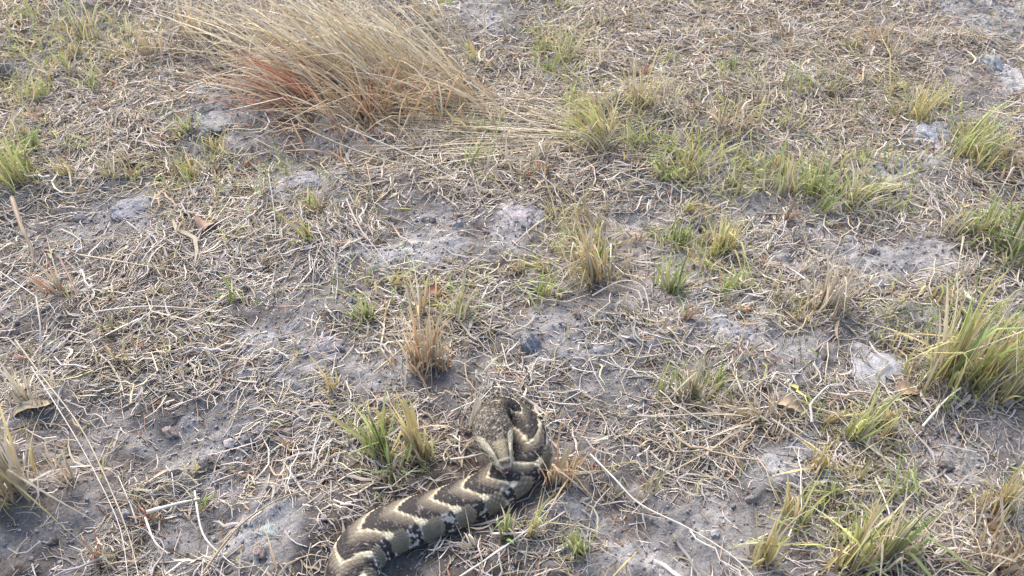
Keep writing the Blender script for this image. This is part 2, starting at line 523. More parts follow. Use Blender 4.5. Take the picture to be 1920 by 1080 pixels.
    for sg in (-1, 1):
        v, f, cc = ball("eye", None, 1, 1, [(0.22, 0.17, 0.08)], M_EYE)
        out = S[i] * sg
        ang = np.abs(v @ np.array([1.0, 0, 0]))
        cc = np.where(((v[:, 0] > 0.82) | (np.abs(v[:, 1]) < 0.25) & (v[:, 0] > 0.2))[:, None], np.array([0.01, 0.01, 0.01]), cc)
        R = np.stack([out, T[i], U[i]], 0)
        c = P[i] + out * (W[i] * 0.86) + U[i] * (B[i] * 0.50)
        e = link("eye", make_mesh("eye", (v * 0.0036) @ R + c - off, f, cc, M_EYE), root)
    i = int(np.argmin(np.abs(ht - 0.93)))
    for sg in (-1, 1):
        v, f, cc = ball("nostril", None, 1, 1, [(0.050, 0.016, 0.016)], M_EYE)
        out = S[i] * sg
        R = np.stack([out, T[i], U[i]], 0)
        c = P[i] + out * (Wf[i, 0] * 0.45) + U[i] * (Bf[i, 0] * 0.72) + T[i] * 0.001
        link("nostril", make_mesh("nostril", (v * np.array([0.0028, 0.0038, 0.0022])) @ R + c - off, f, cc, M_EYE), root)


build_snake()

# ------------------------------------------------------------------ stones and soil clods
ICO = {}


def ico(sub):
    if sub not in ICO:
        bm = bmesh.new(); bmesh.ops.create_icosphere(bm, subdivisions=sub, radius=1)
        ICO[sub] = (np.array([x.co[:] for x in bm.verts]), np.array([[x.index for x in fc.verts] for fc in bm.faces]))
        bm.free()
    return ICO[sub]


def lump_mesh(name, w, d, h, seed, col, mat, sub=4, angular=0.0, rough=0.35):
    v, f = ico(sub); v = v.copy(); r = np.random.default_rng(seed)
    if angular > 0:
        for k in range(9):
            n = unit(r.normal(size=3)); n[2] *= 0.5; n = unit(n)
            lim = r.uniform(0.62, 0.85)
            over = np.maximum(v @ n - lim, 0)
            v = v - over[:, None] * n * angular
    if rough > 0.9:
        d1, d2, cid = worley(v[:, 0] * 3.1 + v[:, 2] * 2, v[:, 1] * 3.1 - v[:, 2] * 2 + seed, seed)
        v = v * (1.05 + 0.22 * np.clip(0.6 - d1, 0, 1) - 0.08 * (cid > 0.6))[:, None]
    nz = fbm(v[:, 0] * 2.3 + v[:, 2] * 1.7 + seed, v[:, 1] * 2.3 - v[:, 2] * 1.1, 4, seed, 0.6) - 0.5
    v = v * (1 + rough * nz)[:, None]
    v = v * np.array([w, d, h]) / 2
    n2 = fbm(v[:, 0] * 160, v[:, 1] * 160 + v[:, 2] * 90, 3, seed + 3)
    cols = np.array(col)[None, :] * (0.72 + 0.56 * n2)[:, None]
    return make_mesh(name, v, f, cols, mat)


CLODS = [  # px, py, w, d, h in px, colour, name, label, category, angular
    (1635, 684, 190, 125, 34, (.46, .46, .48), "stone", "pale angular flat stone half sunk beside the tall green grass tuft", "stone", 1.0),
    (990, 660, 36, 34, 36, (.30, .30, .31), "soil_clod", "round grey clod standing alone in front of the snake's head", "clod", .5),
    (505, 1003, 60, 34, 20, (.34, .38, .36), "stone", "greenish grey flat stone in the bare pale soil beside the snake's tail end", "stone", .8),
    (612, 652, 60, 30, 16, (.36, .34, .35), "soil_clod", "low wide pale clod on the smooth crust behind the green sprig", "clod", .3),
    (972, 405, 66, 44, 18, (.40, .37, .38), "soil_clod", "pale crumbly hump of soil behind the ochre grass tuft", "clod", .3),
    (395, 872, 40, 34, 28, (.16, .15, .15), "soil_clod", "dark round clod in the dug grey hollow", "clod", .2),
    (470, 826, 26, 22, 20, (.20, .19, .20), "soil_clod", "small dark clod at the rim of the dug grey hollow", "clod", .4),
    (482, 698, 36, 24, 16, (.24, .19, .17), "soil_clod", "brown rounded clod beside the smooth pale crust", "clod", .2),
    (716, 432, 18, 14, 12, (.44, .42, .34), "pebble", "tiny cream pebble in front of the dark hollow", "pebble", .3),
    (870, 505, 30, 22, 14, (.30, .29, .30), "soil_clod", "grey clod at the edge of the smooth pale crust", "clod", .4),
    (570, 345, 60, 36, 14, (.37, .36, .38), "soil_clod", "bluish grey crumbled hump below the tall blonde clump", "clod", .3),
    (1490, 945, 46, 28, 18, (.27, .26, .26), "soil_clod", "flat grey clod on the crumbly bare patch by the yellow sprig", "clod", .6),
    (1385, 640, 60, 28, 16, (.34, .33, .36), "soil_clod", "pale low clod between brown straw mats", "clod", .3),
    (1745, 262, 66, 50, 20, (.40, .41, .45), "soil_clod", "bluish pale crust lump beside leaning green blades", "clod", .3),
    (1850, 130, 40, 26, 20, (.36, .38, .38), "soil_clod", "pale grey clod near the dry straw at the field's far side", "clod", .4),
    (1310, 430, 22, 18, 14, (.22, .20, .20), "soil_clod", "small brown clod between two green sprigs", "clod", .4),
    (100, 660, 30, 22, 14, (.44, .42, .40), "pebble", "white chalky pebble under bleached stems", "pebble", .5),
    (1060, 560, 40, 28, 20, (.26, .24, .23), "soil_clod", "brownish clod in front of the ochre grass tuft", "clod", .4),
    (250, 390, 80, 40, 14, (.30, .30, .32), "soil_clod", "broad bluish crumbled hump beside a dry brown leaf", "clod", .3),
    (400, 240, 70, 40, 9, (.30, .30, .30), "soil_clod", "low grey hump in front of the red fanned stems", "clod", .3),
]
for k, (px, py, w, d, h, col, nm, lab, cat, ang) in enumerate(CLODS):
    x, y = px2g(px, py); s, a = px_scale(py)
    x, y = float(x), float(y)
    me = lump_mesh(nm, w * s, d * s / math.sin(a), h * s * 1.2, 100 + k, np.array(col) * .78, M_STONE if nm != "soil_clod" else M_SOIL, 5, ang, 0.45 if nm == 'stone' else 1.1)
    o = link(nm, me, loc=(x, y, float(zg(np.array([x]), np.array([y]))[0]) - h * s * (0.24 if nm == 'stone' else 0.10)))
    o.rotation_euler.z = rng.uniform(-.3, .3)
    tag(o, lab, cat)

# landmarks that the labels of look-alike small things refer to
LANDMARKS = [(935, 800, "the snake's head"), (800, 900, "the snake's back"), (830, 1040, "the snake's belly"), (1050, 900, "the bend of the snake's neck"),
             (620, 1060, "the snake's tail end"), (1632, 680, "the pale angular stone"), (990, 660, "the round grey clod"), (505, 1003, "the greenish flat stone"),
             (640, 178, "the tall blonde clump"), (520, 150, "the red fanned stems"), (1000, 225, "the flattened straw swathe"), (1130, 275, "the leaning yellow green tuft"),
             (1200, 200, "the upright yellow tuft"), (1050, 100, "the sparse pale green blades"), (32, 330, "the upright light green tuft"), (240, 390, "the broad bluish hump"),
             (1290, 330, "the olive green tuft"), (1525, 350, "the bright green upright tuft"), (1350, 450, "the tuft with a brown foot"), (1255, 540, "the fresh green sprig"),
             (1110, 510, "the ochre grass tuft"), (800, 480, "the smooth pale crust"), (560, 670, "the long smooth crust"), (800, 670, "the orange straw tuft"),
             (715, 840, "the broad yellow blade"), (1790, 690, "the lush green row"), (1880, 460, "the dark green patch"), (1590, 1030, "the large yellow green tuft"),
             (1427, 1040, "the lone yellow tuft"), (1370, 950, "the crumbly bare patch"), (1600, 820, "the leaning light green sprig"), (1300, 740, "the dull olive straw tuft"),
             (1540, 570, "the bleached straw tuft"), (1425, 790, "the arched straw bundle"), (45, 900, "the pale branching tuft"), (430, 850, "the dug grey hollow"),
             (320, 1000, "the dark hollow"), (1855, 960, "the golden tuft"), (1745, 265, "the bluish crust lump"), (1635, 80, "the orange tuft in bleached litter"),
             (1378, 85, "the olive low clump"), (165, 60, "the faint pale green tuft"), (70, 540, "the bare grey corner"), (280, 520, "the combed straw mat"),
             (388, 432, "the brown papery leaf"), (400, 240, "the low grey hump"), (1890, 310, "the ochre collapsed tuft"), (972, 405, "the pale crumbly hump"),
             (570, 345, "the bluish crumbled hump"), (290, 105, "the tan straw tuft"), (685, 590, "the deep green sprig"), (1150, 730, "the smooth brown soil behind the neck")]
LM_G = [(float(px2g(a, b)[0]), float(px2g(a, b)[1]), c) for a, b, c in LANDMARKS]


def beside(x, y):
    return min(LM_G, key=lambda l: (l[0] - x) ** 2 + (l[1] - y) ** 2)[2]


LUMPS = [lump_mesh("small_clod", .016, .014, .011, 300 + k, c, M_SOIL, 3, 1.0, 1.3) for k, c in
         enumerate([(.22, .20, .20), (.30, .285, .29), (.17, .15, .14), (.26, .22, .20), (.34, .33, .34)])]
LUMP_LAB = ["thumbnail sized grey soil crumb lying on bare ground", "small pale grey soil lump lying on bare ground",
            "small dark brown soil lump lying on bare ground", "small reddish brown soil lump lying on bare ground",
            "small whitish soil lump lying on bare ground"]


def scatter(n, weight, margin=-0.004):
    """n ground points in view, thinned by a weight function"""
    xs, ys = [], []; got = 0
    while got < n:
        x = rng.uniform(-1.2, 1.2, 20000); y = rng.uniform(0.36, 1.95, 20000)
        half = 0.60 * (y * math.cos(PITCH) + CAM_H * math.sin(PITCH)) + 0.05
        keep = (np.abs(x) < half) & (rng.uniform(0, 1, 20000) < weight(x, y)) & (snake_dist(x, y) > margin)
        xs.append(x[keep]); ys.append(y[keep]); got += keep.sum()
    return np.concatenate(xs)[:n], np.concatenate(ys)[:n]


def litter_w(x, y):
    warp = (fbm(x * 14, y * 14, 3, 21) - 0.5) * 1.3
    d = 0.12 + 2.3 * np.clip(fbm(x * 8, y * 8, 4, 131) - 0.40, 0, 1)
    for b in BARE_G:
        d = d * (1 - 0.93 * blob_w(x, y, b, warp))
    for b in MATS_G:
        d = d + 0.45 * blob_w(x, y, b, warp * 0.6)
    return np.clip(d, 0.02, 1)


def bare_w(x, y):
    warp = (fbm(x * 14, y * 14, 3, 21) - 0.5) * 1.3
    d = np.full(x.shape, 0.12)
    for b in BARE_G:
        d = np.maximum(d, blob_w(x, y, b, warp) * (0.9 if b[5] < .6 else 0.4))
    return d


cx, cy = scatter(110, bare_w, 0.012)
cz = zg(cx, cy)
for k in range(len(cx)):
    j = int(rng.integers(0, 5))
    o = link("soil_lump", LUMPS[j], loc=(cx[k], cy[k], cz[k] + 0.003))
    sc = rng.uniform(0.4, 1.2)
    o.scale = (sc * rng.uniform(.8, 1.3), sc, sc * rng.uniform(.7, 1.1)); o.rotation_euler = (rng.uniform(-.4, .4), rng.uniform(-.4, .4), rng.uniform(0, 6.3))
    tag(o, LUMP_LAB[j].replace('lying on bare ground', 'on the ground by ' + beside(cx[k], cy[k])), "soil lump", "loose soil lumps " + ["grey", "pale", "dark", "reddish", "whitish"][j])

# uncountable crumbs of soil
n = 26000
cx, cy = scatter(n, lambda x, y: 0.25 + 0.75 * bare_w(x, y), 0.002)
cz = terrain(cx, cy)[0]
v0, f0 = ico(1)
sel = np.array([[1, 1, 1], ]) * 1.0
sz = 0.0006 + 0.0022 * rng.uniform(0, 1, n) ** 3
jit = rng.uniform(0.65, 1.3, (n, len(v0), 1))
Vc = v0[None] * jit * sz[:, None, None] * rng.uniform(.7, 1.3, (n, 1, 3)) + np.stack([cx, cy, cz + sz * 0.3], -1)[:, None, :]
tc = rng.uniform(0, 1, n)[:, None] ** 1.3
Cc = np.array([.19, .175, .172]) * (1 - tc) + np.array([.40, .385, .39]) * tc
Fc = (f0[None] + (np.arange(n) * len(v0))[:, None, None]).reshape(-1, 3)
o = link("soil_crumbs", make_mesh("soil_crumbs", Vc.reshape(-1, 3), Fc, np.repeat(Cc, len(v0), 0), M_SOIL, False))
tag(o, "fine grey soil crumbs strewn over the bare ground", "soil crumbs", kind="stuff")

# ------------------------------------------------------------------ straw litter
PAL = dict(
    bleached=(.58, .54, .48), straw=(.52, .45, .33), grey=(.42, .395, .38), tan=(.38, .30, .21), red=(.34, .21, .15), olive=(.31, .30, .16),
    pinkish=(.50, .43, .39), brown=(.20, .15, .11))


def pick(names, weights, n):
    w = np.array(weights, float); w /= w.sum()
    i = rng.choice(len(names), n, p=w)
    return np.array([PAL[k] for k in names])[i]


def lying(cx, cy, L, K, ang, lift, bend, r):
    """stalks lying on the ground: centres, lengths -> (N,K,3)"""
    N = len(cx); t = np.linspace(-0.5, 0.5, K)
    d = np.stack([np.cos(ang), np.sin(ang)], -1); nrm = np.stack([-d[:, 1], d[:, 0]], -1)
    off = (t[None, :] * L[:, None])
    bow = bend[:, None] * L[:, None] * (t[None, :] ** 2 - 0.08)
    kink = rng.normal(0, 0.035, (N, K)) * L[:, None]
    P = np.zeros((N, K, 3))
    P[..., 0] = cx[:, None] + d[:, 0:1] * off + nrm[:, 0:1] * (bow + kink)
    P[..., 1] = cy[:, None] + d[:, 1:2] * off + nrm[:, 1:2] * (bow + kink)
    g = zg(P[..., 0].ravel(), P[..., 1].ravel()).reshape(N, K)
    lin = g[:, :1] + (g[:, -1:] - g[:, :1]) * (t[None, :] + 0.5)
    l0 = lift * rng.uniform(0, 1, N); l1 = lift * rng.uniform(0, 1, N)
    z = np.maximum(lin, g) * 0.6 + g * 0.4 + l0[:, None] * (0.5 - t) + l1[:, None] * (t + 0.5)
    P[..., 2] = np.maximum(z, g) + r[:, None] * 0.8
    return P


def under_snake(P, m=-0.006):
    return (snake_dist(P[..., 0].ravel(), P[..., 1].ravel()).reshape(P.shape[:2]) < m).any(1)


def litter(name, label, n, lmean, r0, K, lift, names, weights, cat, wfun=litter_w):
    cx, cy = scatter(n, wfun)
    L = lmean * rng.lognormal(0, 0.5, n)
    # straw is combed in patches
    ang = (fbm(cx * 3, cy * 3, 2, 151) * 9.0) + rng.normal(0, 0.9, n)
    r = r0 * rng.lognormal(0, 0.35, n)
    P = lying(cx, cy, L, K, ang, lift * rng.uniform(0.1, 1, n) ** 2, rng.normal(0, 0.55, n), r)
    ok = ~under_snake(P)
    P, r = P[ok], r[ok]; n = len(P)
    R = r[:, None] * np.linspace(1.0, 0.55, K)[None, :]
    c = pick(names, weights, n) * rng.uniform(0.42, 1.38, (n, 1))
    far = np.clip((P[:, 0, 1] - 0.9) / 0.9, 0, 1)[:, None]
    c = c * (1 - far) + far * c * np.array([1.15, 1.08, 0.95])  # warm, hazy brightening of the far end painted into the straw colour
    C = c[:, None, :] * rng.uniform(0.88, 1.08, (n, K, 1))
    o = link(name, make_mesh(name, *tubes(P, R, C), M_STRAW))
    tag(o, label, cat, kind="stuff")


litter("straw_litter", "pale dry straw bits littering the grey soil", 46000, 0.027, 0.00070, 4, 0.016,
       ["bleached", "straw", "grey", "tan", "pinkish", "red", "olive"], [6, 2.5, 4, 1.2, 3.5, .7, .9], "straw litter")
litter("chaff_litter", "short broken chaff and brown plant crumbs on the soil", 26000, 0.011, 0.00070, 2, 0.008,
       ["grey", "tan", "brown", "bleached", "red", "pinkish"], [3, 2, 3, 2, 1, 2], "chaff", lambda x, y: 0.25 + 0.75 * litter_w(x, y))
litter("brown_thatch", "matted dark brown thatch under the straw", 9000, 0.030, 0.0007, 4, 0.006,
       ["brown", "tan", "red", "olive"], [4, 2, 1.2, 1], "thatch")

# dry leaf shreds: flat folded pieces of grass leaf
n = 11000
cx, cy = scatter(n, litter_w)
L = 0.034 * rng.lognormal(0, 0.45, n); r = 0.0010 * rng.lognormal(0, 0.3, n)
P = lying(cx, cy, L, 5, fbm(cx * 3, cy * 3, 2, 151) * 9 + rng.normal(0, 1.0, n), 0.020 * rng.uniform(0.1, 1, n) ** 2, rng.normal(0, .7, n), r)
ok = ~under_snake(P); P, r = P[ok], r[ok]; n = len(P)
C = (pick(["bleached", "straw", "grey", "tan", "pinkish", "olive"], [5, 3, 3, 1.5, 2.5, 1], n) * rng.uniform(.5, 1.1, (n, 1)))[:, None, :] * rng.uniform(.88, 1.08, (n, 5, 1))
o = link("leaf_shreds", make_mesh("leaf_shreds", *ribbons(P, r[:, None] * np.array([.5, 1, 1, .8, .1])[None], C, rng.uniform(0, 6.3, n)), M_STRAW))
tag(o, "flat curled shreds of dry grass leaf strewn over the straw", "leaf shreds", kind="stuff")

# loose stalks one can pick out, the longest and thickest of the litter
KINDS = [("bleached", "bleached straw stalk lying loose on the litter", "bleached loose stalks"),
         ("straw", "yellow straw stalk lying loose on the litter", "yellow loose stalks"),
         ("grey", "weathered grey stalk lying loose on the litter", "grey loose stalks"),
         ("tan", "tan brown stalk lying loose on the litter", "tan loose stalks"),
         ("pinkish", "pinkish dry stalk lying loose on the litter", "pinkish loose stalks")]


def stalk_object(P, r, col, label, group=None, name="straw_stalk"):
    K = len(P)
    base = P[0].copy()
    jit = rng.uniform(0.85, 1.1, (1, K, 1))
    R = np.linspace(r, r * 0.5, K)[None, :]
    node = (np.arange(K) % 4 == 2)
    R = R * np.where(node, 1.25, 1.0)[None, :]
    o = link(name, make_mesh(name, *tubes((P - base)[None], R, np.array(col)[None, None, :] * jit, 5), M_STRAW), loc=base)
    tag(o, label, "straw stalk", group)
    return o


n = 270
cx, cy = scatter(n, lambda x, y: litter_w(x, y) * np.clip(1.7 - y * 0.6, 0.3, 1), 0.02)
L = 0.075 * rng.lognormal(0, 0.4, n); r = 0.00105 * rng.lognormal(0, 0.25, n)
P = lying(cx, cy, L, 9, fbm(cx * 3, cy * 3, 2, 151) * 9 + rng.normal(0, .9, n), np.full(n, 0.022), rng.normal(0, .4, n), r)
bad = under_snake(P)
for k in range(n):
    if bad[k]:
        continue
    kd = KINDS[int(rng.choice(5, p=[.32, .24, .18, .12, .14]))]
    pos = P[k][4]
    bow = np.linalg.norm(P[k][4] - (P[k][0] + P[k][-1]) / 2) / L[k]
    size = "long " if L[k] > .095 else "short " if L[k] < .055 else ""
    stalk_object(P[k], r[k], np.array(PAL[kd[0]]) * rng.uniform(.9, 1.15),
                 size + ("bent " if bow > .08 else "straight ") + kd[1].replace("loose on the litter", "by " + beside(pos[0], pos[1])), kd[2])

# named long stalks: photo pixels along the stalk with heights in metres
LONG = [
    ([(1105, 850, .02), (1150, 895, .02), (1200, 945, .015), (1290, 990, .012), (1370, 1040, .01), (1420, 1090, .01)], .0013, "bleached", "long pale stalk running across bare crumbly soil in front of the snake"),
    ([(30, 640, .09), (85, 715, .06), (150, 800, .05), (200, 900, .03), (240, 1000, .015), (262, 1090, .01)], .0010, "straw", "long pale yellow stem arching beside the straw tuft"),
    ([(60, 690, .07), (130, 800, .05), (180, 890, .03), (225, 990, .02), (240, 1085, .01)], .0008, "bleached", "thin bleached stem running parallel to the arching yellow stem"),
    ([(650, 375, .06), (675, 430, .04), (710, 475, .02), (748, 525, .01)], .0013, "pinkish", "straight pinkish stem slanting over the smooth pale crust"),
    ([(275, 960, .02), (330, 945, .02), (375, 935, .015)], .0024, "bleached", "thick white reed piece lying above the dark hollow"),
    ([(380, 1075, .01), (450, 990, .02), (530, 940, .02), (610, 915, .02)], .0013, "tan", "thin tan stalk crossing the bare pale soil beside the tail end"),
    ([(365, 920, .01), (380, 1000, .02), (420, 1045, .01), (440, 1060, .006)], .0012, "bleached", "hooked white stem hanging over the dark hollow"),
    ([(272, 970, .012), (290, 1015, .014), (315, 1038, .006)], .0014, "bleached", "short kinked white twig in the dark hollow"),
    ([(22, 370, .07), (40, 425, .05), (60, 470, .02), (62, 500, .0)], .0035, "tan", "thick tan broken reed leaning at the dry bank"),
    ([(860, 1085, .02), (930, 1040, .03), (1000, 985, .03), (1060, 925, .02)], .0012, "bleached", "pale stalk slanting up beside the snake's belly"),
    ([(920, 1003, .02), (980, 1000, .025), (1020, 985, .02), (1060, 960, .012)], .0016, "bleached", "forked white twig in front of the snake's flank"),
    ([(400, 90, .10), (450, 115, .08), (510, 145, .05)], .0014, "straw", "stiff straw stem poking out of the red fanned stems"),
    ([(640, 235, .02), (710, 265, .02), (790, 300, .02), (860, 340, .02)], .0013, "bleached", "long bleached stem below the blonde clump"),
    ([(560, 235, .02), (650, 275, .02), (745, 305, .02), (820, 310, .01)], .0013, "straw", "long straw stem lying in front of the blonde clump"),
    ([(150, 478, .02), (260, 500, .02), (350, 515, .015)], .0016, "straw", "long flattened straw stem on the combed mat"),
    ([(180, 590, .02), (280, 580, .025), (400, 585, .02)], .0016, "bleached", "pale stem stretched along the combed straw mat"),
    ([(845, 865, .03), (880, 858, .03), (912, 848, .02)], .0016, "bleached", "smooth white twig pointing at the snake's cheek"),
    ([(1110, 560, .02), (1165, 530, .03), (1205, 545, .02), (1218, 600, .01)], .0012, "bleached", "hooped pale stem arching over crumbly soil"),
    ([(700, 700, .02), (760, 650, .04), (790, 620, .05), (850, 630, .03), (900, 650, .02)], .0012, "straw", "bowed yellow stem arching through the orange tuft"),
    ([(1730, 800, .03), (1770, 755, .04), (1800, 730, .05)], .0016, "bleached", "white stem leaning at the foot of the tall green tuft"),
    ([(1445, 790, .03), (1520, 840, .02), (1590, 890, .01)], .0013, "straw", "straight yellow stem running from the arched straw bundle"),
    ([(1640, 900, .02), (1665, 960, .03), (1675, 1030, .02), (1685, 1090, .01)], .0012, "bleached", "upright bleached stem beside the yellow green tuft"),
    ([(110, 480, .04), (130, 520, .03), (150, 570, .01)], .0016, "red", "reddish broken stalk beside grey bare soil"),
    ([(70, 560, .08), (78, 620, .05), (76, 665, .01)], .0012, "bleached", "upright white stem standing by the bare grey corner"),
    ([(505, 330, .08), (515, 400, .04), (518, 450, .01)], .0010, "bleached", "fine upright white stem behind the straw mat"),
    ([(0, 510, .04), (30, 530, .03), (70, 560, .02)], .0011, "bleached", "short white stem bent over the bare grey corner"),
    ([(585, 880, .03), (590, 840, .05), (605, 780, .07)], .0011, "bleached", "thin white stem standing behind the snake's back"),
    ([(940, 200, .03), (1020, 245, .03), (1100, 285, .02)], .0014, "straw", "flattened straw stem sweeping away from the blonde clump"),
]
for pts, rad, pal, lab in LONG:
    W = []
    for (px, py, hz) in pts:
        x, y = px2g(px, py, hz * 0.6 + 0.004)
        x, y = float(x), float(y)
        W.append((x, y, max(float(zg(np.array([x]), np.array([y]))[0]), 0) * 0.5 + hz * 0.6 + 0.004))
    W = catmull(np.array(W), 5)
    stalk_object(W, rad, np.array(PAL[pal]) * 1.08, lab)

# ------------------------------------------------------------------ grass tufts
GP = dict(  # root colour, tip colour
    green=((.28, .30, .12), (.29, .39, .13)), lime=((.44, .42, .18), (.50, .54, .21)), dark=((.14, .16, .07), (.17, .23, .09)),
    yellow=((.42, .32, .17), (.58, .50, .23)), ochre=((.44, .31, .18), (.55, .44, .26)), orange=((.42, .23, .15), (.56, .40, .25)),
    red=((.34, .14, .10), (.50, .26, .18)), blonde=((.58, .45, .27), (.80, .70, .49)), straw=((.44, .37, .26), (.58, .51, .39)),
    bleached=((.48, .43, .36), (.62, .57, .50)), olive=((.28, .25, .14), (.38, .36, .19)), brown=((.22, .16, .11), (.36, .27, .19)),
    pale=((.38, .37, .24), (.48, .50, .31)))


def blade_curves(n, H, wpx_m, lean, splay, droop, K, rbase):
    """n blades from a crown at the origin; lean = (dx, dy) of the mean tip"""
    a = rng.uniform(0, 2 * math.pi, n); rr = rbase * np.abs(rng.normal(0, 0.95, n))
    b0 = np.stack([np.cos(a) * rr, np.sin(a) * rr * 0.8, np.zeros(n)], -1)
    L = H * np.clip(rng.normal(0.72, 0.30, n), 0.12, 1.35) * np.clip(1.25 - 0.35 * rr / max(rbase, 1e-6), .4, 1.1)
    az = a + rng.normal(0, 0.7, n)
    sp = np.minimum(np.abs(rng.normal(0, 0.8, n)), 1.5) * splay
    tip = np.stack([np.cos(az) * sp * wpx_m + lean[0], np.sin(az) * sp * wpx_m * 0.8 + lean[1], np.zeros(n)], -1) * (L / H)[:, None]
    up = np.sqrt(np.maximum(L ** 2 - (tip ** 2).sum(-1) * 0.55, (0.18 * L) ** 2))
    t = np.linspace(0, 1, K)[None, :, None]
    dr = np.abs(rng.normal(0, droop, n))
    P = b0[:, None, :] + tip[:, None, :] * (0.55 * t + 0.45 * t ** 2 + dr[:, None, None] * 0.5 * t ** 3)
    P[..., 2] = up[:, None] * (t[..., 0] - dr[:, None] * 0.55 * t[..., 0] ** 2.5)
    side = rng.normal(0, 0.02, (n, 1, 2)) * np.sin(t * 3.1) * H
    P[..., :2] += side
    kinked = rng.uniform(0, 1, n) < 0.30
    tk = rng.uniform(0.3, 0.75, n)
    past = np.clip(t[..., 0] - tk[:, None], 0, 1) * kinked[:, None]
    kd = np.clip(rng.normal(0, 0.6, (n, 2)), -.9, .9)
    P[..., 0] += past * kd[:, :1] * L[:, None]
    P[..., 1] += past * kd[:, 1:] * L[:, None]
    P[..., 2] -= past * 1.1 * L[:, None]
    P[..., 2] = np.maximum(P[..., 2], 0.0015)
    return P


def blade_batch(name, parent, P, hw, pals, mat, kind="stuff", tube=False):
    n, K, _ = P.shape
    t = np.linspace(0, 1, K)
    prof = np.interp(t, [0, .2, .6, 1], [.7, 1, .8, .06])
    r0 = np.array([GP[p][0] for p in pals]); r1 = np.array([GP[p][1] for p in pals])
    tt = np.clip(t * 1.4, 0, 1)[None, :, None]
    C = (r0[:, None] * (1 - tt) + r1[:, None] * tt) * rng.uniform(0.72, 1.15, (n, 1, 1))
    W = hw[:, None] * prof[None, :]
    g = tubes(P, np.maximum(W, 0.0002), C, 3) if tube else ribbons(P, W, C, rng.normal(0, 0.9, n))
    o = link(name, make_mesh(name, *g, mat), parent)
    if kind: o["kind"] = kind
    return o


def tuft(px, py, hpx, wpx, n, mix, lean=0, lab=None, group=None, droop=.35, hw=.0012, nb=0, back=0.0, base=None, stems=0, splay=1.0, name="grass_tuft"):
    x, y = px2g(px, py); x, y = float(x), float(y)
    s, a = px_scale(py)
    H = hpx * s / math.cos(a) * 0.88
    root = link(name, None, loc=(x, y, max(float(zg(np.array([x]), np.array([y]))[0]) - 0.002, -.01)))
    root.empty_display_size = 0.02
    tag(root, lab, "grass tuft", group)
    names = list(mix); w = np.array([mix[k] for k in names], float); w /= w.sum()
    wm = wpx * s * 0.5
    rb = (base if base is not None else min(wpx * 0.22, 26)) * s * 1.25
    lv = (lean * s, back * H)
    cls = dict(green_blades=("green", "lime", "dark", "pale", "olive"), dry_blades=("yellow", "ochre", "orange", "red", "blonde", "straw", "bleached", "brown"))
    pals = rng.choice(names, n, p=w)
    P = blade_curves(n, H, wm, lv, splay, droop, 7, rb)
    # no blade through the snake
    wx = P[..., 0] + x; wy = P[..., 1] + y
    hit = ((snake_dist(wx.ravel(), wy.ravel()).reshape(n, 7) < 0.002) & (P[..., 2] < 0.06)).any(1)
    P, pals = P[~hit], pals[~hit]; n = len(P)
    hws = hw * rng.lognormal(0, .3, n)
    if nb:
        for k in range(min(nb, n)):
            blade_batch("blade", root, P[k:k + 1], np.minimum(hws[k:k + 1] * 1.25, .0026), pals[k:k + 1], M_BLADE, None)
        P, pals, hws = P[nb:], pals[nb:], hws[nb:]
    for part, ks in cls.items():
        m = np.isin(pals, ks)
        if m.any():
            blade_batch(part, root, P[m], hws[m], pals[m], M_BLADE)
    if stems:
        Ps = blade_curves(stems, H * 1.2, wm, lv, splay * 0.8, droop * 0.6, 8, rb)
        blade_batch("stems", root, Ps, rng.uniform(.0006, .0012, stems), rng.choice(["straw", "blonde", "bleached"], stems), M_STRAW, tube=True)
    return root


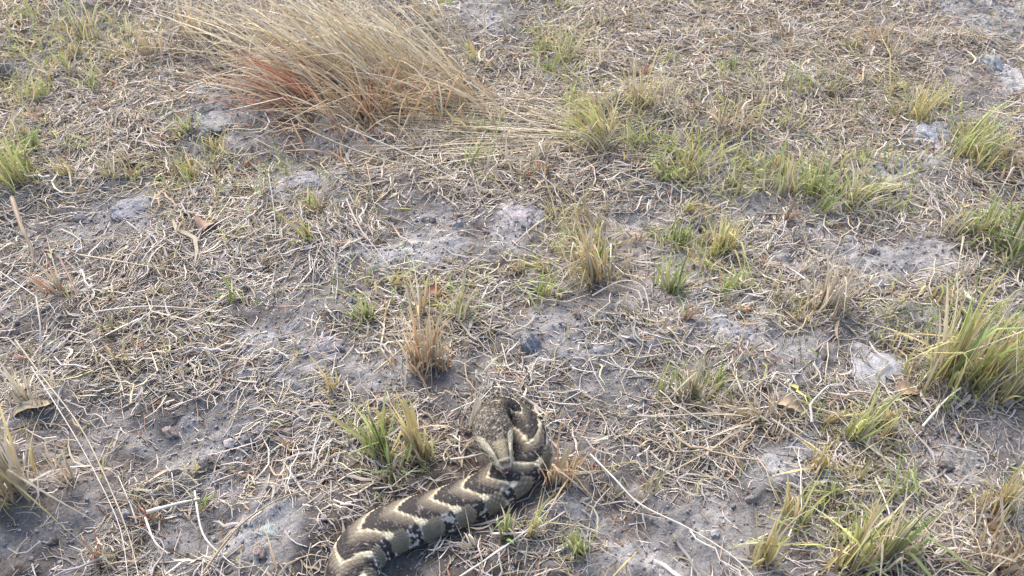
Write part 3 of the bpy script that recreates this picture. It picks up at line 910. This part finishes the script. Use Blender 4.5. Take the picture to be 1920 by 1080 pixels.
MAIN = [
    # px, py, hpx, wpx, n, mix, keyword settings, label
    (650, 155, 220, 240, 190, dict(blonde=5, ochre=2, straw=3, orange=.8), dict(lean=-165, stems=70, base=105, droop=.6, hw=.0013, nb=14, back=.30, splay=.6), "tall fluffy blonde clump of dry grass leaning over"),
    (775, 160, 200, 220, 170, dict(blonde=5, straw=3, ochre=2, yellow=.6), dict(lean=-175, stems=60, base=95, droop=.6, hw=.0013, nb=12, back=.30, splay=.6), "blonde grass clump growing between the tall fluffy clump and the flattened swathe"),
    (720, 95, 170, 300, 170, dict(blonde=5, straw=3, pale=.8), dict(lean=-140, stems=50, base=140, droop=.6, hw=.0013, back=.35, splay=.6), "pale blonde grass growing behind the tall fluffy clump"),
    (500, 80, 130, 240, 150, dict(straw=3, blonde=2, bleached=2, brown=.6), dict(lean=-30, stems=25, base=100, droop=.6, hw=.0012, back=.2), "thin bleached grass behind the red fanned stems"),
    (565, 188, 110, 110, 230, dict(red=6, orange=4, ochre=1), dict(lean=-100, base=46, droop=.2, hw=.0014, nb=12, splay=.8), "reddish fanned stems at the foot of the tall blonde clump"),
    (690, 216, 120, 190, 330, dict(orange=5, ochre=3, red=1.4), dict(lean=-25, base=95, droop=.4, hw=.0012, nb=8), "orange brown stubble in front of the tall blonde clump"),
    (870, 185, 140, 180, 130, dict(ochre=3, blonde=3, straw=2, orange=1), dict(lean=-130, stems=40, base=70, droop=.5, hw=.0012, splay=.6), "dry ochre tuft at the end of the blonde clump"),
    (990, 215, 80, 180, 130, dict(straw=4, blonde=3, brown=1.5), dict(lean=-190, base=100, droop=.6, hw=.0012, stems=70), "flattened swathe of combed straw running from the blonde clump"),
    (1085, 262, 80, 160, 110, dict(straw=4, blonde=2, ochre=1.5, brown=1), dict(lean=-190, base=85, droop=.6, hw=.0012, stems=60), "combed straw tuft between the swathe and the leaning yellow green tuft"),
    (1130, 275, 115, 90, 130, dict(yellow=3, lime=2.4, straw=1.5, pale=1), dict(lean=-55, base=28, hw=.0013, nb=10, stems=8), "yellow green tuft leaning towards the flattened swathe"),
    (1200, 212, 95, 60, 70, dict(yellow=3, lime=1, straw=1.5), dict(lean=-5, base=20, nb=8), "upright yellow tuft standing alone behind the leaning yellow green tuft"),
    (1050, 112, 90, 70, 45, dict(pale=4, lime=2, straw=1), dict(lean=5, base=26, nb=6), "sparse pale green blades on grey soil behind the swathe"),
    (885, 245, 60, 60, 60, dict(lime=2, yellow=2, olive=1), dict(lean=-25, base=22, nb=4), "short yellow green tuft between blonde clump and straw mat"),
    (32, 345, 130, 60, 75, dict(lime=4, green=2, yellow=1), dict(lean=-8, base=20, nb=8), "upright light green tuft growing on the straw bank alone"),
    (340, 330, 45, 50, 40, dict(olive=3, yellow=1, brown=1), dict(base=16, nb=3), "small olive tuft with brown foot by a bluish hump"),
    (205, 340, 50, 55, 40, dict(olive=3, straw=1), dict(base=16), "dull olive tuft between straw bank and bluish hump"),
    (1290, 345, 85, 90, 80, dict(lime=3, olive=2, straw=2), dict(lean=10, base=30, nb=8), "olive green tuft with straw at its foot beyond the green patch"),
    (1415, 335, 70, 90, 40, dict(green=2, straw=2, pale=1), dict(base=34, nb=5), "thin green blades between two denser green tufts"),
    (1525, 368, 85, 60, 60, dict(green=4, lime=3), dict(base=20, nb=10), "bright green upright tuft in the green patch"),
    (1600, 385, 85, 130, 90, dict(lime=3, green=2, straw=2), dict(lean=25, base=40, nb=8, droop=.6), "spreading green tuft with bent straw beside pale crust"),
    (1470, 370, 80, 100, 60, dict(pale=3, lime=2, straw=1.5), dict(base=36, nb=6), "pale green thin tuft beside the bright green upright tuft"),
    (1350, 470, 95, 70, 70, dict(yellow=3, lime=2.4), dict(lean=5, base=22, nb=10), "yellow green tuft with a brown foot on dark soil"),
    (1268, 455, 48, 42, 40, dict(green=4, lime=1), dict(base=14, nb=6), "small fresh green sprig behind the larger green sprig"),
    (1255, 552, 75, 60, 65, dict(green=4, lime=2, dark=1), dict(lean=8, base=18, nb=10), "fresh green sprig standing beside the ochre grass"),
    (1110, 530, 140, 70, 110, dict(ochre=4, yellow=3, straw=1), dict(lean=-35, base=24, stems=10, nb=12), "ochre grass tuft leaning over on grey soil"),
    (1080, 400, 70, 130, 60, dict(ochre=2, straw=3, olive=1), dict(lean=-10, base=40, droop=.7), "loose straw tuft behind the ochre grass tuft"),
    (975, 512, 45, 28, 32, dict(yellow=3, ochre=2), dict(base=10, nb=6), "tiny yellow tuft by the edge of the pale crust"),
    (1125, 488, 42, 32, 26, dict(green=3, lime=1), dict(base=9, nb=5), "tiny green sprig against the ochre grass tuft"),
    (1020, 560, 55, 60, 40, dict(lime=2, green=2, straw=1), dict(lean=10, base=18, nb=5), "thin green tuft in front of the tiny yellow tuft"),
    (685, 596, 55, 46, 45, dict(green=4, dark=1, lime=1), dict(base=14, nb=8), "short deep green sprig beside the smooth pale crust"),
    (860, 602, 80, 80, 50, dict(pale=3, lime=2, straw=1), dict(lean=15, base=18, nb=8), "pale green tuft beside the orange straw tuft"),
    (800, 692, 120, 90, 130, dict(orange=4, ochre=4, straw=2), dict(lean=0, base=22, stems=12, nb=12), "orange straw tuft with splayed blades standing behind the snake"),
    (790, 590, 110, 110, 60, dict(straw=3, ochre=3, bleached=1), dict(base=30, droop=.8), "tangled straw tuft behind the orange straw tuft"),
    (718, 856, 100, 75, 55, dict(green=4, lime=3, dark=1), dict(lean=-20, base=18, nb=12, hw=.0014), "green tuft with a broad yellow blade beside the snake's back"),
    (785, 866, 120, 46, 50, dict(yellow=4, ochre=2, lime=1), dict(lean=-20, base=14, nb=12, hw=.0017), "upright yellow tuft growing against the snake's back"),
    (740, 905, 60, 90, 50, dict(green=2, straw=3, olive=2), dict(base=30, droop=.6), "low mixed green and straw tuft pressed by the snake's back"),
    (1045, 905, 95, 80, 80, dict(orange=3, ochre=3, straw=3), dict(lean=10, base=20, nb=8), "orange brown tuft at the bend of the snake's neck"),
    (948, 1012, 65, 75, 34, dict(green=3, olive=2, straw=1), dict(base=8, nb=8), "small green sprig in front of the snake's belly"),
    (1085, 1035, 70, 60, 30, dict(lime=3, green=2), dict(lean=-10, base=12, nb=8), "light green sprig by the pale long stalk in front of the snake"),
    (1770, 720, 190, 100, 70, dict(lime=5, green=3, yellow=4), dict(lean=-5, base=34, nb=16, hw=.0015, stems=8), "tall lush green tuft beside the pale angular stone"),
    (1840, 715, 165, 120, 70, dict(lime=4, green=3, yellow=3, straw=1), dict(lean=30, base=40, nb=14, hw=.0014, stems=8), "lush yellow green tuft behind the tall tuft by the pale stone"),
    (1905, 690, 150, 90, 50, dict(lime=4, green=2, yellow=2), dict(lean=25, base=30, nb=8, hw=.0014), "arching lime green tuft at the end of the lush row"),
    (1880, 750, 110, 80, 50, dict(straw=3, yellow=2, lime=1), dict(lean=20, base=26, nb=6), "dry yellow tuft at the foot of the lush row"),
    (1895, 480, 110, 90, 80, dict(dark=4, green=3, lime=1), dict(base=40, nb=6), "dark green low grass patch by bent straw"),
    (1840, 445, 75, 60, 45, dict(green=4, lime=2), dict(base=20, nb=6), "fresh green sprig wrapped by a bent straw bundle"),
    (1790, 450, 80, 90, 50, dict(straw=4, bleached=2), dict(lean=25, base=26, droop=1.0), "bent straw bundle curving round a green sprig"),
    (1590, 1065, 170, 110, 58, dict(lime=4, yellow=4, ochre=1), dict(lean=0, base=26, nb=16, hw=.0014), "large yellow green tuft in dry straw in front of the bare crumbly patch"),
    (1660, 1045, 120, 70, 60, dict(green=3, straw=3, dark=1), dict(lean=15, base=24, nb=8), "green sprig mixed with straw beside the large yellow green tuft"),
    (1427, 1055, 100, 46, 55, dict(yellow=4, lime=2, ochre=1), dict(lean=5, base=14, nb=10), "upright yellow tuft alone on the crumbly grey patch"),
    (1600, 832, 105, 50, 45, dict(lime=4, pale=2), dict(lean=25, base=12, nb=10, hw=.0014), "leaning light green sprig in the brown straw mat"),
    (1530, 892, 70, 46, 36, dict(yellow=4, ochre=1), dict(base=12, nb=6), "short golden tuft at the edge of the brown straw mat"),
    (1300, 748, 85, 80, 70, dict(olive=3, straw=3), dict(base=26, nb=5), "dull olive straw tuft standing behind the bare crumbly patch"),
    (1540, 585, 115, 100, 95, dict(straw=4, bleached=3, tanish=0) if False else dict(straw=4, bleached=3, brown=1), dict(base=30, nb=10, stems=8), "upright bleached straw tuft behind the pale angular stone"),
    (1425, 800, 70, 130, 90, dict(straw=4, ochre=2, brown=1), dict(lean=-35, base=30, droop=1.1), "arched bundle of straw hanging over a dark green hollow"),
    (45, 925, 190, 120, 46, dict(straw=5, yellow=2, bleached=3), dict(lean=25, base=26, nb=14, hw=.0016, stems=10), "big pale straw tuft with thick branching stems"),
    (0, 950, 190, 90, 34, dict(yellow=4, straw=4), dict(lean=10, base=26, nb=8, hw=.002), "yellow straw tuft beside the big pale branching tuft"),
    (140, 905, 90, 46, 26, dict(straw=3, orange=1, bleached=1), dict(base=10, nb=6), "thin dry stubble tuft next to the big pale branching tuft"),
    (60, 760, 110, 110, 50, dict(bleached=3, straw=3), dict(lean=10, base=26, droop=.7), "bleached broken tuft behind the big pale branching tuft"),
    (1855, 965, 100, 60, 55, dict(yellow=3, ochre=3, lime=1), dict(base=20, nb=8), "golden tuft with green tips in the brown thatch"),
    (1865, 1075, 110, 120, 100, dict(brown=3, straw=3, ochre=2), dict(base=50, droop=.7), "brown dead clump below the golden tuft"),
    (1885, 320, 80, 90, 80, dict(ochre=4, orange=2, straw=2), dict(lean=15, base=40, droop=.9, nb=5), "ochre collapsed tuft beside leaning green blades"),
    (1712, 232, 100, 70, 60, dict(yellow=3, lime=2, straw=2), dict(lean=8, base=24, nb=8), "yellow green tuft beside the bluish pale crust lump"),
    (1815, 310, 95, 90, 60, dict(lime=3, green=2, straw=1), dict(lean=45, base=22, nb=8), "green blades leaning away from the bluish pale crust lump"),
    (1635, 92, 75, 70, 70, dict(orange=2, ochre=4, straw=2), dict(base=24, nb=5), "orange straw tuft among fine bleached litter"),
    (1378, 85, 55, 90, 60, dict(olive=3, straw=3), dict(base=34), "olive low clump among fine bleached litter"),
    (1350, 250, 75, 90, 70, dict(straw=3, brown=2, ochre=1), dict(base=34, nb=4), "brown straw tuft beyond the olive green tuft"),
    (165, 65, 90, 90, 40, dict(pale=4, lime=1, straw=1), dict(base=36), "faint pale green tuft at the far straw bank"),
    (290, 105, 70, 80, 60, dict(ochre=3, straw=3, brown=1), dict(base=30), "tan straw tuft beside the faint pale green tuft"),
    (130, 145, 60, 90, 60, dict(straw=3, pale=2), dict(base=36), "mixed pale tuft in front of the faint pale green tuft"),
    (370, 70, 90, 110, 90, dict(straw=4, ochre=2, olive=1), dict(lean=10, base=45, stems=10), "loose tan grass between the pale tufts and the bleached grass"),
    (580, 460, 50, 45, 40, dict(yellow=3, lime=1), dict(lean=-15, base=12, nb=5), "small yellow tuft on the straw mat by pale crust"),
    (120, 555, 90, 60, 40, dict(straw=3, red=1.5, bleached=1), dict(lean=-20, base=16, nb=5), "reddish straw tuft beside the bare grey corner"),
    (980, 330, 60, 110, 60, dict(yellow=2, straw=4, lime=1), dict(base=40), "short yellow straw tuft in front of the leaning yellow green tuft"),
    (1180, 600, 40, 90, 40, dict(olive=2, straw=3), dict(base=24, droop=.8), "flat olive tuft in front of the fresh green sprig"),
    (884, 806, 95, 40, 26, dict(straw=3, bleached=3), dict(lean=28, base=9, droop=.1), "thin dry stems leaning against the snake's head"),
    (240, 690, 55, 70, 40, dict(olive=3, ochre=2, brown=1), dict(base=22), "low olive brown tuft behind the big pale branching tuft's stems"),
]
for (px, py, hp, wp, n, mix, kw, lab) in MAIN:
    mix = {k: v for k, v in mix.items() if v}
    big = hp > 125 and py < 200
    if not big:
        mix['straw'] = mix.get('straw', 0) + 0.18 * sum(mix.values())
    tuft(px, py, hp, wp * (1.0 if big else 1.1), int(n * (1.0 if big else 1.0 if (mix.get('green', 0) + mix.get('lime', 0)) > 2 else 0.8)), mix, lab=lab, **kw)

# the broad yellow blade and its neighbours are drawn as single leaves of the tuft beside the snake's back
def leaf(px0, py0, px1, py1, h1, hw, pal, root):
    x0, y0 = px2g(px0, py0); x1, y1 = px2g(px1, py1, h1)
    t = np.linspace(0, 1, 9)[:, None]
    p0 = np.array([float(x0), float(y0), 0.002]); p1 = np.array([float(x1), float(y1), h1])
    P = p0 + (p1 - p0) * t; P[:, 2] += 0.25 * h1 * np.sin(t[:, 0] * 3.1)
    P -= np.array(root.location)
    blade_batch("blade", root, P[None], np.array([hw]), np.array([pal]), M_BLADE, None)


for o in list(bpy.data.objects):
    if o.get("label", "").startswith("green tuft with a broad yellow blade"):
        leaf(712, 852, 603, 772, .03, .0042, "yellow", o)
        leaf(706, 850, 690, 758, .05, .0034, "yellow", o)
        leaf(706, 850, 640, 800, .03, .0030, "lime", o)
    if o.get("label", "").startswith("upright yellow tuft growing against"):
        leaf(790, 862, 752, 740, .08, .0036, "yellow", o)
        leaf(790, 862, 768, 748, .08, .0030, "yellow", o)
    if o.get("label", "").startswith("orange brown tuft at the bend"):
        leaf(1044, 905, 1075, 830, .04, .0026, "ochre", o)

# patches where fresh grass comes up (px, py, rx, ry, weight)
GREENS = blobs([(1520, 350, 190, 50, 1.), (1300, 480, 80, 70, .9), (1110, 480, 70, 60, .6), (1800, 660, 120, 90, 1.), (1890, 450, 70, 60, .8),
                (1610, 1000, 110, 80, 1.), (710, 840, 60, 40, .6), (30, 310, 50, 60, .8), (1060, 90, 60, 50, .6), (860, 575, 60, 40, .6),
                (1300, 320, 70, 40, .8), (1720, 220, 60, 40, .7), (1830, 300, 60, 40, .8), (1610, 810, 80, 50, .8), (690, 590, 40, 25, .5),
                (1130, 250, 70, 50, .7), (900, 240, 50, 30, .5), (140, 90, 120, 60, .4), (1400, 560, 80, 60, .4), (1010, 560, 60, 30, .5),
                (1320, 720, 60, 40, .5), (320, 330, 120, 40, .3), (1860, 980, 60, 60, .5), (960, 1000, 60, 30, .3), (1090, 1030, 40, 30, .4),
                (500, 400, 160, 60, .2), (760, 560, 100, 50, .35), (1430, 200, 200, 60, .25), (60, 130, 80, 60, .4)])


def green_w(x, y):
    warp = (fbm(x * 12, y * 12, 3, 221) - 0.5) * 1.4
    d = np.full(x.shape, 0.015)
    for b in GREENS:
        d = np.maximum(d, blob_w(x, y, b, warp) * b[4])
    return d


def loose_blades(name, label, n, wfun, hmean, hw, names, weights, cat):
    """single blades standing or leaning between the tufts"""
    bx, by = scatter(n, wfun, 0.006)
    K = 6; t = np.linspace(0, 1, K)[None, :]
    L = hmean * rng.lognormal(0, .45, n); az = rng.uniform(0, 2 * math.pi, n); tilt = np.clip(np.abs(rng.normal(.55, .4, n)), 0, 1.4)
    out = np.sin(tilt)[:, None] * L[:, None] * (0.6 * t + 0.4 * t ** 2)
    P = np.zeros((n, K, 3))
    wob = rng.normal(0, .05, (n, K)) * L[:, None] * t
    P[..., 0] = bx[:, None] + np.cos(az)[:, None] * out + wob
    P[..., 1] = by[:, None] + np.sin(az)[:, None] * out
    P[..., 2] = zg(bx, by)[:, None] + np.cos(tilt)[:, None] * L[:, None] * (t - 0.45 * rng.uniform(0, 1, (n, 1)) * t ** 3)
    P = P[~under_snake(P)]; n = len(P)
    w = np.array(weights, float); pals = rng.choice(names, n, p=w / w.sum())
    o = blade_batch(name, None, P, hw * rng.lognormal(0, .3, n), pals, M_BLADE)
    tag(o, label, cat)


loose_blades("grass_blades", "single yellow green grass blades scattered between the tufts", 3600, green_w, .040, .0010,
             ["lime", "green", "yellow", "pale", "straw", "olive"], [3, 2, 2.5, 2, 2, 1], "grass")
loose_blades("dry_stubble", "scattered dry stubble stems standing out of the litter", 2600, lambda x, y: litter_w(x, y) * 0.8, .032, .0008,
             ["straw", "bleached", "ochre", "brown", "orange"], [4, 3, 2, 1.5, .6], "stubble")

# small look-alike sprigs
SMALL = [("green sprig growing by", "green sprigs in the litter", dict(green=3, lime=3, pale=1), 46, 26, 85),
         ("yellowing sprig growing by", "yellowing sprigs in the litter", dict(yellow=3, lime=1, ochre=1), 42, 24, 70),
         ("bleached stubble tuft by", "bleached stubble in the litter", dict(bleached=3, straw=3), 42, 22, 80),
         ("red brown stubble tuft by", "red brown stubble in the litter", dict(red=1.2, brown=2, orange=1.4, straw=1), 34, 24, 50),
         ("olive sprig growing by", "olive sprigs in the litter", dict(olive=3, straw=1), 36, 24, 55)]
for lab, grp, mix, hp, nn, count in SMALL:
    if lab[:5] in ("green", "yello"):
        wf = lambda x, y: green_w(x, y) * 0.9 + 0.02
    else:
        wf = lambda x, y, g=lab: litter_w(x, y) * (0.15 + 0.85 * (fbm(x * 3, y * 3, 2, len(g)) > 0.48))
    tx, ty = scatter(count, wf, 0.02)
    for k in range(count):
        a = math.atan2(CAM_H, ty[k]); py = 540 + FPX * math.tan(a - PITCH)   # row of the sprig, to size it like its neighbours
        dep = ty[k] * math.cos(PITCH) + CAM_H * math.sin(PITCH)
        px = 960 + FPX * tx[k] / dep
        ln = rng.normal(0, 18); size = rng.uniform(.6, 1.5); dens = rng.uniform(.3, 1.1)
        words = ("tiny " if size < .85 else "tall " if size > 1.25 else "short ") + ("sparse " if dens < .6 else "bushy " if dens > .9 else "") + ("leaning " if abs(ln) > 15 else "")
        tuft(px, py, hp * size * (1.25 if py > 700 else 1), 46 * rng.uniform(.6, 1.5), int(nn * dens) + 2, mix, lean=ln, lab=words + lab + " " + beside(tx[k], ty[k]),
             group=grp, name="grass_sprig", base=rng.uniform(6, 20), hw=.0011)

# ------------------------------------------------------------------ dead leaves
def dead_leaf(px, py, L, Wd, col, ang, label):
    x, y = px2g(px, py); x, y = float(x), float(y)
    K, J = 12, 7
    u = np.linspace(0, 1, K)[:, None]; v = np.linspace(-1, 1, J)[None, :]
    wid = Wd * np.sin(np.pi * np.clip(u, .02, .98)) ** 0.7 * (1 + 0.15 * np.sin(u * 23))
    X = (u - .5) * L + 0 * v; Yv = v * wid; Z = 0.006 + 0.35 * np.abs(v) ** 1.6 * wid + 0.006 * np.sin(u * 5) + 0 * v
    V = np.stack([X, Yv, Z], -1)
    low = V.copy(); low[..., 2] -= 0.0006
    idx = np.arange(K * J).reshape(K, J)
    f = np.stack([idx[:-1, :-1], idx[:-1, 1:], idx[1:, 1:], idx[1:, :-1]], -1).reshape(-1, 4)
    VV = np.concatenate([V.reshape(-1, 3), low.reshape(-1, 3)]); FF = np.concatenate([f, f[:, ::-1] + K * J])
    cc = np.array(col)[None] * rng.uniform(.75, 1.15, (len(VV), 1))
    root = link("dead_leaf", make_mesh("dead_leaf", VV, FF, cc, M_STRAW), loc=(x, y, float(zg(np.array([x]), np.array([y]))[0])))
    root.rotation_euler = (rng.uniform(-.3, .3), rng.uniform(-.3, .3), ang)
    tag(root, label, "leaf")


dead_leaf(820, 553, .030, .010, (.30, .14, .10), .4, "small reddish dead leaf curled behind the orange straw tuft")
dead_leaf(388, 432, .040, .016, (.34, .23, .17), 1.4, "brown papery dead leaf standing in the straw mat")
dead_leaf(1480, 775, .040, .010, (.42, .33, .23), -.2, "tan folded dead leaf on top of the arched straw bundle")
dead_leaf(70, 780, .050, .010, (.44, .38, .27), .6, "pale dead leaf folded across the bleached broken tuft")
dead_leaf(1700, 745, .036, .012, (.36, .25, .17), .2, "brown dead leaf at the foot of the lush green row")
